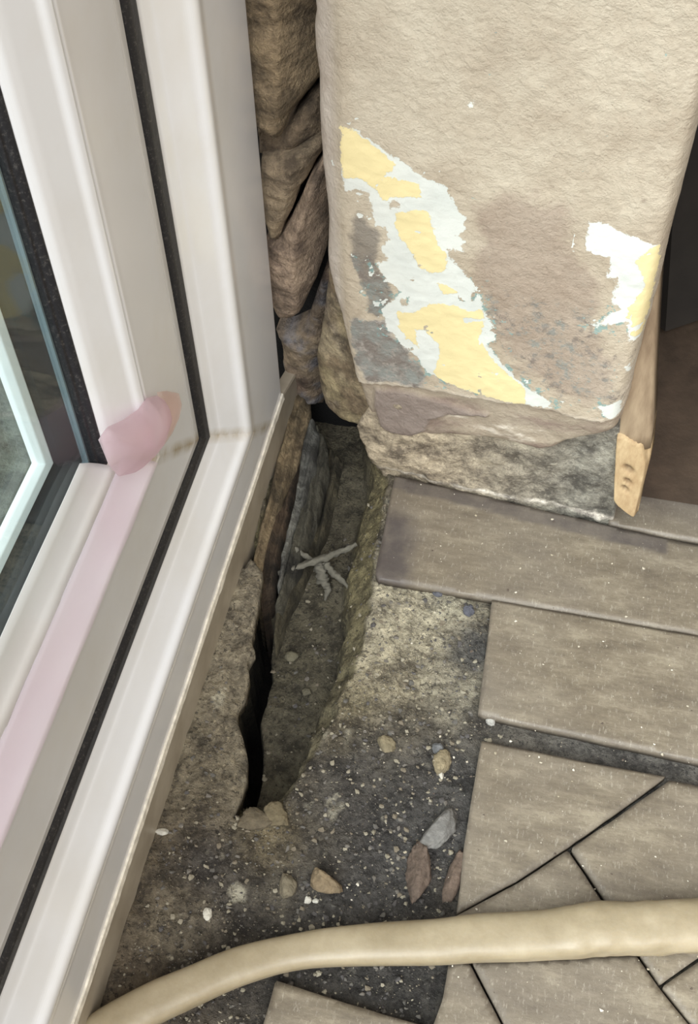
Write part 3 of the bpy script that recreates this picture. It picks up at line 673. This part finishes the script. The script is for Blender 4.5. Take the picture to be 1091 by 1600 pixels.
# ------------------------------------------------------------------ wooden stake
def stake():
    def A(x, y, Y): return at(x, y, Y=Y)
    o = tag(empty('wooden_stake', at(985, 800, Z=0)), 'pale pine stake with a chopped pointed end, wedged against the plaster corner', 'stake')
    # front outline bottom to top, in a plane leaning back
    def lean(y): return .724+(800-y)*.00014
    rows = [(803, 993, 997), (793, 978, 999), (783, 966, 1000), (775, 960, 1001), (740, 961, 1011), (725, 962, 1015), (700, 963, 1017), (676, 965, 1019), (600, 975, 1021), (500, 985, 1026), (380, 1000, 1034), (250, 1014, 1044), (100, 1028, 1052)]
    def build(rows, mat, name, cut=False):
        V = []; F = []
        n = 12
        for y, a, b in rows:
            Yb = lean(y); L = A(a, y, Yb); Rr = A(b, y, Yb)
            for j in range(n+1):
                t = j/n; p = L+(Rr-L)*t
                dpt = -.004*math.sin(math.pi*t)+.001*float(fbm(np.array([[p[0]*3, p[2]]]), 60, 3)[0]); V.append(p+np.array([0, dpt, 0]))
            for j in range(n+1):
                t = 1-j/n; p = L+(Rr-L)*t; V.append(p+np.array([.003, .028, .004]))
        m = 2*(n+1)
        for r in range(len(rows)-1):
            for i in range(m): a, b = r*m+i, r*m+(i+1) % m; F.append([a, b, b+m, a+m])
        F.append(list(range(m))[::-1]); F.append([(len(rows)-1)*m+i for i in range(m)])
        return add_obj(name, V, F, mat, o, True)
    build(rows[6:], WOOD, 'shaft'); 
    # chopped end: fine grid with a bevelled right flank and three gouges
    ys = np.linspace(803, 676, 40); L = np.interp(-ys, [-r[0] for r in rows], [r[1] for r in rows]); Rr = np.interp(-ys, [-r[0] for r in rows], [r[2] for r in rows])
    g = [(983, 727, 9), (981, 746, 6.5), (977, 757, 6)]
    V = []; F = []; n = 26; gg = []
    for y, a, b in zip(ys, L, Rr):
        cut = np.interp(y, [676, 700, 725, 800], [0, .004, .007, .007])
        for j in range(n+1):
            t = j/n; x = a+(b-a)*t; p = A(x, y, lean(y))
            # facet split running down from upper left to the right flank
            ridge = np.interp(y, [676, 690, 720, 760, 803], [975, 1003, 1009, 1001, 990])
            d = -.006+ (.0045 if x > ridge else 0)*min(1, abs(x-ridge)/6)*2 + .0006*float(fbm(np.array([[x*.05, y*.05]]), 3, 3)[0])
            gv = 0
            for gx, gy, gr in g:
                q = ((x-gx)*.72+(y-gy)*-.5*-1)/gr; q2 = (-(x-gx)*.55+(y-gy)*.83)/(gr*.42); q1 = ((x-gx)*.83+(y-gy)*.55)/gr
                d += .007*math.exp(-(q1*q1+q2*q2)); gv = max(gv, math.exp(-(q1*q1+q2*q2)**1.5))
            V.append(p+np.array([0, d, 0])); gg.append(gv*.9)
        for j in range(n+1):
            t = 1-j/n; p = A(a+(b-a)*t, y, lean(y)); V.append(p+np.array([.003, .026, .004])); gg.append(0)
    m = 2*(n+1)
    for r in range(len(ys)-1):
        for i in range(m): a, b = r*m+i, r*m+(i+1) % m; F.append([a, b, b+m, a+m])
    F.append(list(range(m))[::-1]); F.append([(len(ys)-1)*m+i for i in range(m)])
    e = add_obj('chopped_end', V, F, CUT, o, True, {'gouge': gg}); e['label'] = 'fresh yellow chopped end with three dark gouges'
stake()

# ------------------------------------------------------------------ hose
def hose():
    pts = [(100, 1660, 56), (165, 1610, 58), (232, 1572, 58), (300, 1541, 55), (380, 1508, 53), (470, 1486, 50), (560, 1477, 57), (680, 1472, 63), (740, 1466, 66), (800, 1464, 67), (860, 1460, 68), (895, 1456, 72), (930, 1451, 74), (1000, 1450, 72), (1091, 1446, 72), (1200, 1438, 72), (1350, 1428, 72), (1900, 1400, 72)]
    Cn = []; Rd = []
    for x, y, wd in pts:
        r = .018; 
        p = at(x, y, Z=r); d = np.linalg.norm(p-CAM); r = wd/2/FPX*d*.985; p = at(x, y, Z=r*.72); Cn.append(p); Rd.append(r)
    Cn = np.array(Cn); Rd = np.array(Rd); s = np.r_[0, np.cumsum(np.linalg.norm(np.diff(Cn, axis=0), axis=1))]
    ss = np.arange(0, s[-1], .0035)
    # smooth interpolation (Catmull-Rom on arc length)
    def cr(vals):
        out = []
        for q in ss:
            i = min(np.searchsorted(s, q, side='right')-1, len(s)-2); t = (q-s[i])/(s[i+1]-s[i])
            p0, p1, p2, p3 = vals[max(i-1, 0)], vals[i], vals[i+1], vals[min(i+2, len(s)-1)]
            out.append(.5*((2*p1)+(-p0+p2)*t+(2*p0-5*p1+4*p2-p3)*t*t+(-p0+3*p1-3*p2+p3)*t**3))
        return np.array(out)
    c = cr(Cn); r = cr(Rd); V = []; F = []; n = 36
    T = np.gradient(c, axis=0); T /= np.linalg.norm(T, axis=1)[:, None]
    for i in range(len(c)):
        side = np.cross(T[i], [0, 0, 1]); side /= np.linalg.norm(side); up = np.cross(side, T[i])
        for j in range(n):
            a = 2*math.pi*j/n; ca, sa = math.cos(a), math.sin(a); k = (abs(ca)**2.8+abs(sa)**2.8)**(-1/2.8)
            rough = 1+.03*float(mnoise.noise(Vector((ss[i]*30, ca*1.5, sa*1.5))))+(.06*float(mnoise.noise(Vector((ss[i]*70, ca*2, 5+sa*2)))) if c[i][0] > .36 else 0)
            V.append(c[i]+(side*ca+up*sa*.72)*r[i]*k*rough*.97)
    for i in range(len(c)-1):
        for j in range(n): a, b = i*n+j, i*n+(j+1) % n; F.append([a, b, b+n, a+n])
    F.append(list(range(n))); F.append([(len(c)-1)*n+j for j in range(n)][::-1])
    tag(add_obj('hose', V, F, HOSE, None, True), 'thick cream hose curving across the floor in the foreground', 'hose')
hose()

# ------------------------------------------------------------------ loose stones and chips
ICO = None
def ico(sub=3):
    import bmesh
    bm = bmesh.new(); bmesh.ops.create_icosphere(bm, subdivisions=sub, radius=1); v = np.array([x.co[:] for x in bm.verts]); f = [[q.index for q in t.verts] for t in bm.faces]; bm.free(); return v, f
IV, IF = ico(4); JV, JF = ico(1)
def rock(seed, jag):
    import bmesh
    q = np.random.default_rng(seed+100); p = q.standard_normal((22, 3)); p /= np.linalg.norm(p, axis=1)[:, None]; p *= (1-jag*.8*q.random((22, 1)))
    bm = bmesh.new()
    for c in p: bm.verts.new(c)
    bmesh.ops.convex_hull(bm, input=bm.verts)
    for x in [x for x in bm.verts if not x.link_faces]: bm.verts.remove(x)
    for _ in range(3):
        bmesh.ops.subdivide_edges(bm, edges=bm.edges, cuts=1, use_grid_fill=True)
        if _ < 2: bmesh.ops.smooth_vert(bm, verts=bm.verts, factor=.35, use_axis_x=True, use_axis_y=True, use_axis_z=True)
    bmesh.ops.triangulate(bm, faces=bm.faces)
    bm.verts.index_update(); v = np.array([x.co[:] for x in bm.verts]); f = [[k.index for k in t.verts] for t in bm.faces]; bm.free()
    v /= np.abs(v).max(0); v *= 1+.22*fbm(v, 2.6, 4, seed, .7)[:, None]; v += v*.08*fbm(v, 9, 3, seed+3)[:, None]
    return v, f
def pebble(name, px, py, lx, ly, lz, ang, col, label, cat, seed, Z=None, group=None, jag=.34):
    p = at(px, py, Z=GROUT); z = float(floor_z(p[0], p[1])) if Z is None else Z
    if Z is not None: p = at(px, py, Z=Z)
    v, IF = rock(seed, jag)
    v *= np.array([lx, ly, lz])*1.22; a = math.radians(ang); Rz = np.array([[math.cos(a), -math.sin(a), 0], [math.sin(a), math.cos(a), 0], [0, 0, 1]]); v = v@Rz.T
    v += np.array([p[0], p[1], z+lz*.55])
    m = simple(name+'_stone', col, .9, .35, 350, .9, 500)
    return tag(add_obj(name, v, IF, m, None, True), label, cat, group)
pebble('pebble', 508, 1383, .0135, .0085, .007, -30, (138, 120, 94), 'tan lump of mortar on dark screed, nearest the hose', 'stone', 1)
pebble('pebble', 691, 1194, .0075, .010, .006, 5, (150, 136, 108), 'buff pebble lying on dark grit beside the plank edge', 'stone', 2)
pebble('pebble', 601, 1165, .0085, .0065, .005, 10, (140, 128, 102), 'small buff stone half sunk in screed right of the hole', 'stone', 3)
pebble('mortar_shard', 683, 1300, .011, .020, .008, -28, (128, 125, 120), 'grey flaky shard touching the reddish-brown shard', 'stone', 4, jag=.5)
pebble('stone_shard', 659, 1364, .012, .022, .008, -4, (108, 92, 80), 'long reddish-brown shard lying below the grey flaky shard', 'stone', 5, jag=.45)
pebble('stone_shard', 708, 1376, .0055, .020, .005, -8, (114, 97, 84), 'narrow brown sliver wedged along the plank edge', 'stone', 6, jag=.4)
pebble('mortar_lump', 445, 1385, .009, .008, .005, 0, (128, 118, 98), 'grey-brown crumb left of the tan mortar lump', 'stone', 7)
pebble('pebble', 732, 956, .0048, .0048, .004, 0, (96, 96, 104), 'round blue-grey pebble under the plank corner', 'stone', 8, jag=.12)
pebble('pebble', 684, 930, .0042, .0036, .003, 0, (98, 98, 104), 'tiny blue-grey pebble tucked against the top plank edge', 'stone', 9, jag=.12)
pebble('pebble', 684, 1171, .0045, .005, .0035, 0, (112, 112, 112), 'small grey pebble just above the buff pebble', 'stone', 10, jag=.15)
pebble('chip', 326, 1432, .0034, .0045, .0016, 20, (236, 230, 214), 'white chip alone on dark screed left of the hose bend', 'chip', 11)
pebble('chip', 255, 1305, .0056, .0026, .0018, 15, (206, 200, 186), 'pale chip on the screed close to the beige strip', 'chip', 12)
pebble('chip', 481, 1407, .0026, .0026, .0014, 0, (230, 224, 210), 'left one of two tiny white chips below the tan lump', 'chip', 13)
pebble('chip', 494, 1408, .0026, .0018, .0014, 0, (230, 224, 210), 'right one of two tiny white chips below the tan lump', 'chip', 14)
pebble('chip', 690, 1212, .0022, .0038, .0016, 0, (230, 222, 206), 'tiny white chip touching the underside of the buff pebble', 'chip', 15)
pebble('mortar_lump', 400, 1284, .013, .009, .004, 10, (110, 99, 80), 'brown mortar lump at the near left lip of the hole', 'stone', 16)
pebble('mortar_lump', 432, 1274, .011, .009, .004, -20, (118, 106, 82), 'yellowish mortar lump at the near right lip of the hole', 'stone', 17)
pebble('pebble', 455, 1027, .0062, .0052, .0022, 0, (120, 114, 94), 'pale flat pebble on the dark bottom of the hole', 'stone', 18, Z=-.091, jag=.15)
pebble('pebble', 480, 1082, .0045, .004, .0022, 0, (112, 106, 88), 'small flat pebble deeper toward the near end of the hole', 'stone', 19, Z=-.091, jag=.15)
pebble('stone_chip', 765, 1125, .004, .0055, .004, 20, (176, 172, 164), 'pale chip at the left end of the dark gap between planks', 'chip', 20)
# dark gouge crumbs and grit: uncountable
def grit(name, n, area, smin, smax, cols, label, seed, on_tile=False):
    r = np.random.default_rng(seed); V = []; F = []; k = 0; cc = []
    while k < n:
        x, y = r.uniform(area[0], area[1]), r.uniform(area[2], area[3])
        if on_tile: z = 0
        else:
            if (x > .26) or (y > .615 and x > .14): 
                if not (.468 < y < .488): continue
            z = float(floor_z(x, y))
            if z < -.02 and r.random() > .25: continue
            if z < -.12: continue
        s = smin+(smax-smin)*r.random()**5; v = JV*(1+.35*r.standard_normal((len(JV), 1)))*np.array([s, s*r.uniform(.6, 1.1), s*.6])
        V.append(v+np.array([x, y, z+s*.3])); F += [[a+len(JV)*k for a in f] for f in JF]
        cc.append(np.tile(lin(cols[r.integers(len(cols))]), (len(JV), 1))); k += 1
    m = bpy.data.materials.get('grit') 
    if not m:
        t = NT('grit', .9); t.color(t.attr('zone', 'Color')); m = t.m
    tag(add_obj(name, np.concatenate(V), F, m, None, False, cols={'zone': np.concatenate(cc)}), label, 'grit', kind='stuff')
grit('grit', 5200, (.012, .29, .12, .74),   .0005, .0026, [(150, 142, 124), (110, 104, 96), (84, 80, 78), (140, 132, 114), (118, 108, 92), (96, 92, 86)], 'loose grit and sand strewn over the broken screed', 5)
grit('dust_crumbs', 420, (.15, .47, .25, .745), .0004, .0015, [(214, 206, 190), (190, 180, 160), (96, 84, 74), (170, 158, 136)], 'scattered dust crumbs on the stone-look planks', 6, True)

# ------------------------------------------------------------------ twigs in the hole
def tube(name, P, R_, mat, seed, label, cat, n=10):
    P = np.array(P); V = []; F = []; m = 14
    s = np.linspace(0, len(P)-1, m*(len(P)-1)+1); c = np.array([[np.interp(q, range(len(P)), P[:, k]) for k in range(3)] for q in s]); r = np.interp(s, range(len(P)), R_)
    c = c+np.c_[fbm(np.c_[s, s*0], 1.1, 3, seed), fbm(np.c_[s, s*0], 1.1, 3, seed+1), fbm(np.c_[s, s*0], 1.3, 3, seed+2)]*.002
    T = np.gradient(c, axis=0)
    for i in range(len(c)):
        t = T[i]/np.linalg.norm(T[i]); a = np.cross(t, [0, 0, 1.]); a /= np.linalg.norm(a); b = np.cross(a, t)
        for j in range(n):
            an = 2*math.pi*j/n; k = .8*(1+.7*mnoise.noise(Vector((i*.27, math.cos(an)*1.5+seed, math.sin(an)*1.5)))); V.append(c[i]+(a*math.cos(an)+b*math.sin(an))*r[i]*k)
    for i in range(len(c)-1):
        for j in range(n): a, b = i*n+j, i*n+(j+1) % n; F.append([a, b, b+n, a+n])
    F.append(list(range(n))); F.append([(len(c)-1)*n+j for j in range(n)][::-1])
    return tag(add_obj(name, V, F, mat, None, True), label, cat)
def tp(l): return [at(x, y, Z=z) for x, y, z in l]
tube('twig', tp([(434, 896, -.052), (470, 884, -.05), (505, 872, -.05), (530, 862, -.048), (558, 850, -.045)]), [.0032, .004, .005, .0042, .003], TWIG, 3, 'longest dusty grey twig spanning the hole from side to side', 'twig')
tube('twig', tp([(455, 852, -.045), (470, 862, -.049), (488, 876, -.058), (503, 882, -.061)]), [.0032, .0036, .0045, .004], TWIG, 4, 'short grey twig leaning up against the slate layers', 'twig')
tube('twig', tp([(508, 880, -.058), (518, 892, -.060), (532, 905, -.064), (549, 921, -.066)]), [.0055, .0048, .0038, .002], TWIG, 5, 'tapered grey twig pointing to the near right with dark tip', 'twig')
tube('twig', tp([(500, 884, -.062), (504, 905, -.072), (512, 920, -.080), (508, 938, -.085)]), [.007, .008, .0045, .002], TWIG, 6, 'stubby clod-covered twig hanging down from the middle of the crossing', 'twig')

# ------------------------------------------------------------------ protective film
def film():
    o = tag(empty('protective_film', (D0-.02, .45, .34)), 'peeling translucent pink protective film on the bottom glazing bead and corner', 'film')
    # strip lying on the bead, from the corner toward the camera
    prof = [(.262, -.0105), (.266, -.0125), (.279, -.0185), (.290, -.0225), (.2965, -.0245)]
    def strip(prof, mat, name, y_off, wob, seed):
        ys = np.arange(-.6, .001, .006); V = []; n = len(prof)
        for s in ys:
            for k, (w_, d) in enumerate(prof):
                e = wob*float(mnoise.noise(Vector((s*18, k*.7, seed)))); ww = w_-(.003*float(mnoise.noise(Vector((s*25, 3, seed))))) if k == 0 else w_
                V.append((D0+d+.0012+e, Y0-w_-y_off+s+(.012*k/n), Z0+ww+e))
        F = [[r*n+i, r*n+i+1, (r+1)*n+i+1, (r+1)*n+i] for r in range(len(ys)-1) for i in range(n-1)]
        ob = add_obj(name, V, F, mat, o, True); m = ob.modifiers.new('thickness', 'SOLIDIFY'); m.thickness = .0002; return ob
    strip(prof, FILMP, 'film_strip', .004, .0004, 1.)
    prof2 = [(.2965, -.0245), (.303, -.0285), (.309, -.034), (.320, -.0355), (.334, -.0358)]
    f2 = strip(prof2, FILM2, 'film_edge', .004, .0012, 7.); f2['label'] = 'milky white rolled edge of the film over the glass seal'
    # curled flap standing off the jamb at the corner
    def lobe(name, px, X, bulge, seed, mat):
        fr = (np.array([X, 0, 0.]), np.array([0, 1., 0]), np.array([0, 0, 1.]), np.array([1., 0, 0]))
        ol = wp(px, fr); c = ol.mean(0); L = np.abs(ol-c).max()
        def hf(P, sd):
            return bulge[0]*(1-np.exp(-sd/.012))+bulge[1]*(P[:, 0]-c[0])+bulge[2]*(P[:, 1]-c[1])+.0012*fbm(P, 12, 2, seed)
        return slab(name, rag(ol, .006, .0006, seed), fr, .003, hf, .0006, mat, o)
    lobe('film_flap', [(160, 688), (172, 668), (196, 655), (215, 640), (226, 622), (240, 617), (250, 624), (254, 642), (250, 662), (243, 690), (240, 705), (228, 724), (214, 738), (190, 745), (176, 728)], D0-.012, (.016, .06, 0), 1, FILMM)
    lobe('film_flap', [(232, 614), (262, 611), (280, 615), (285, 632), (281, 652), (270, 676), (256, 696), (243, 712), (244, 698), (250, 672), (262, 672), (256, 656), (254, 650), (252, 630), (245, 618)], D0-.014, (.003, 0, 0), 2, FILMW)
film()
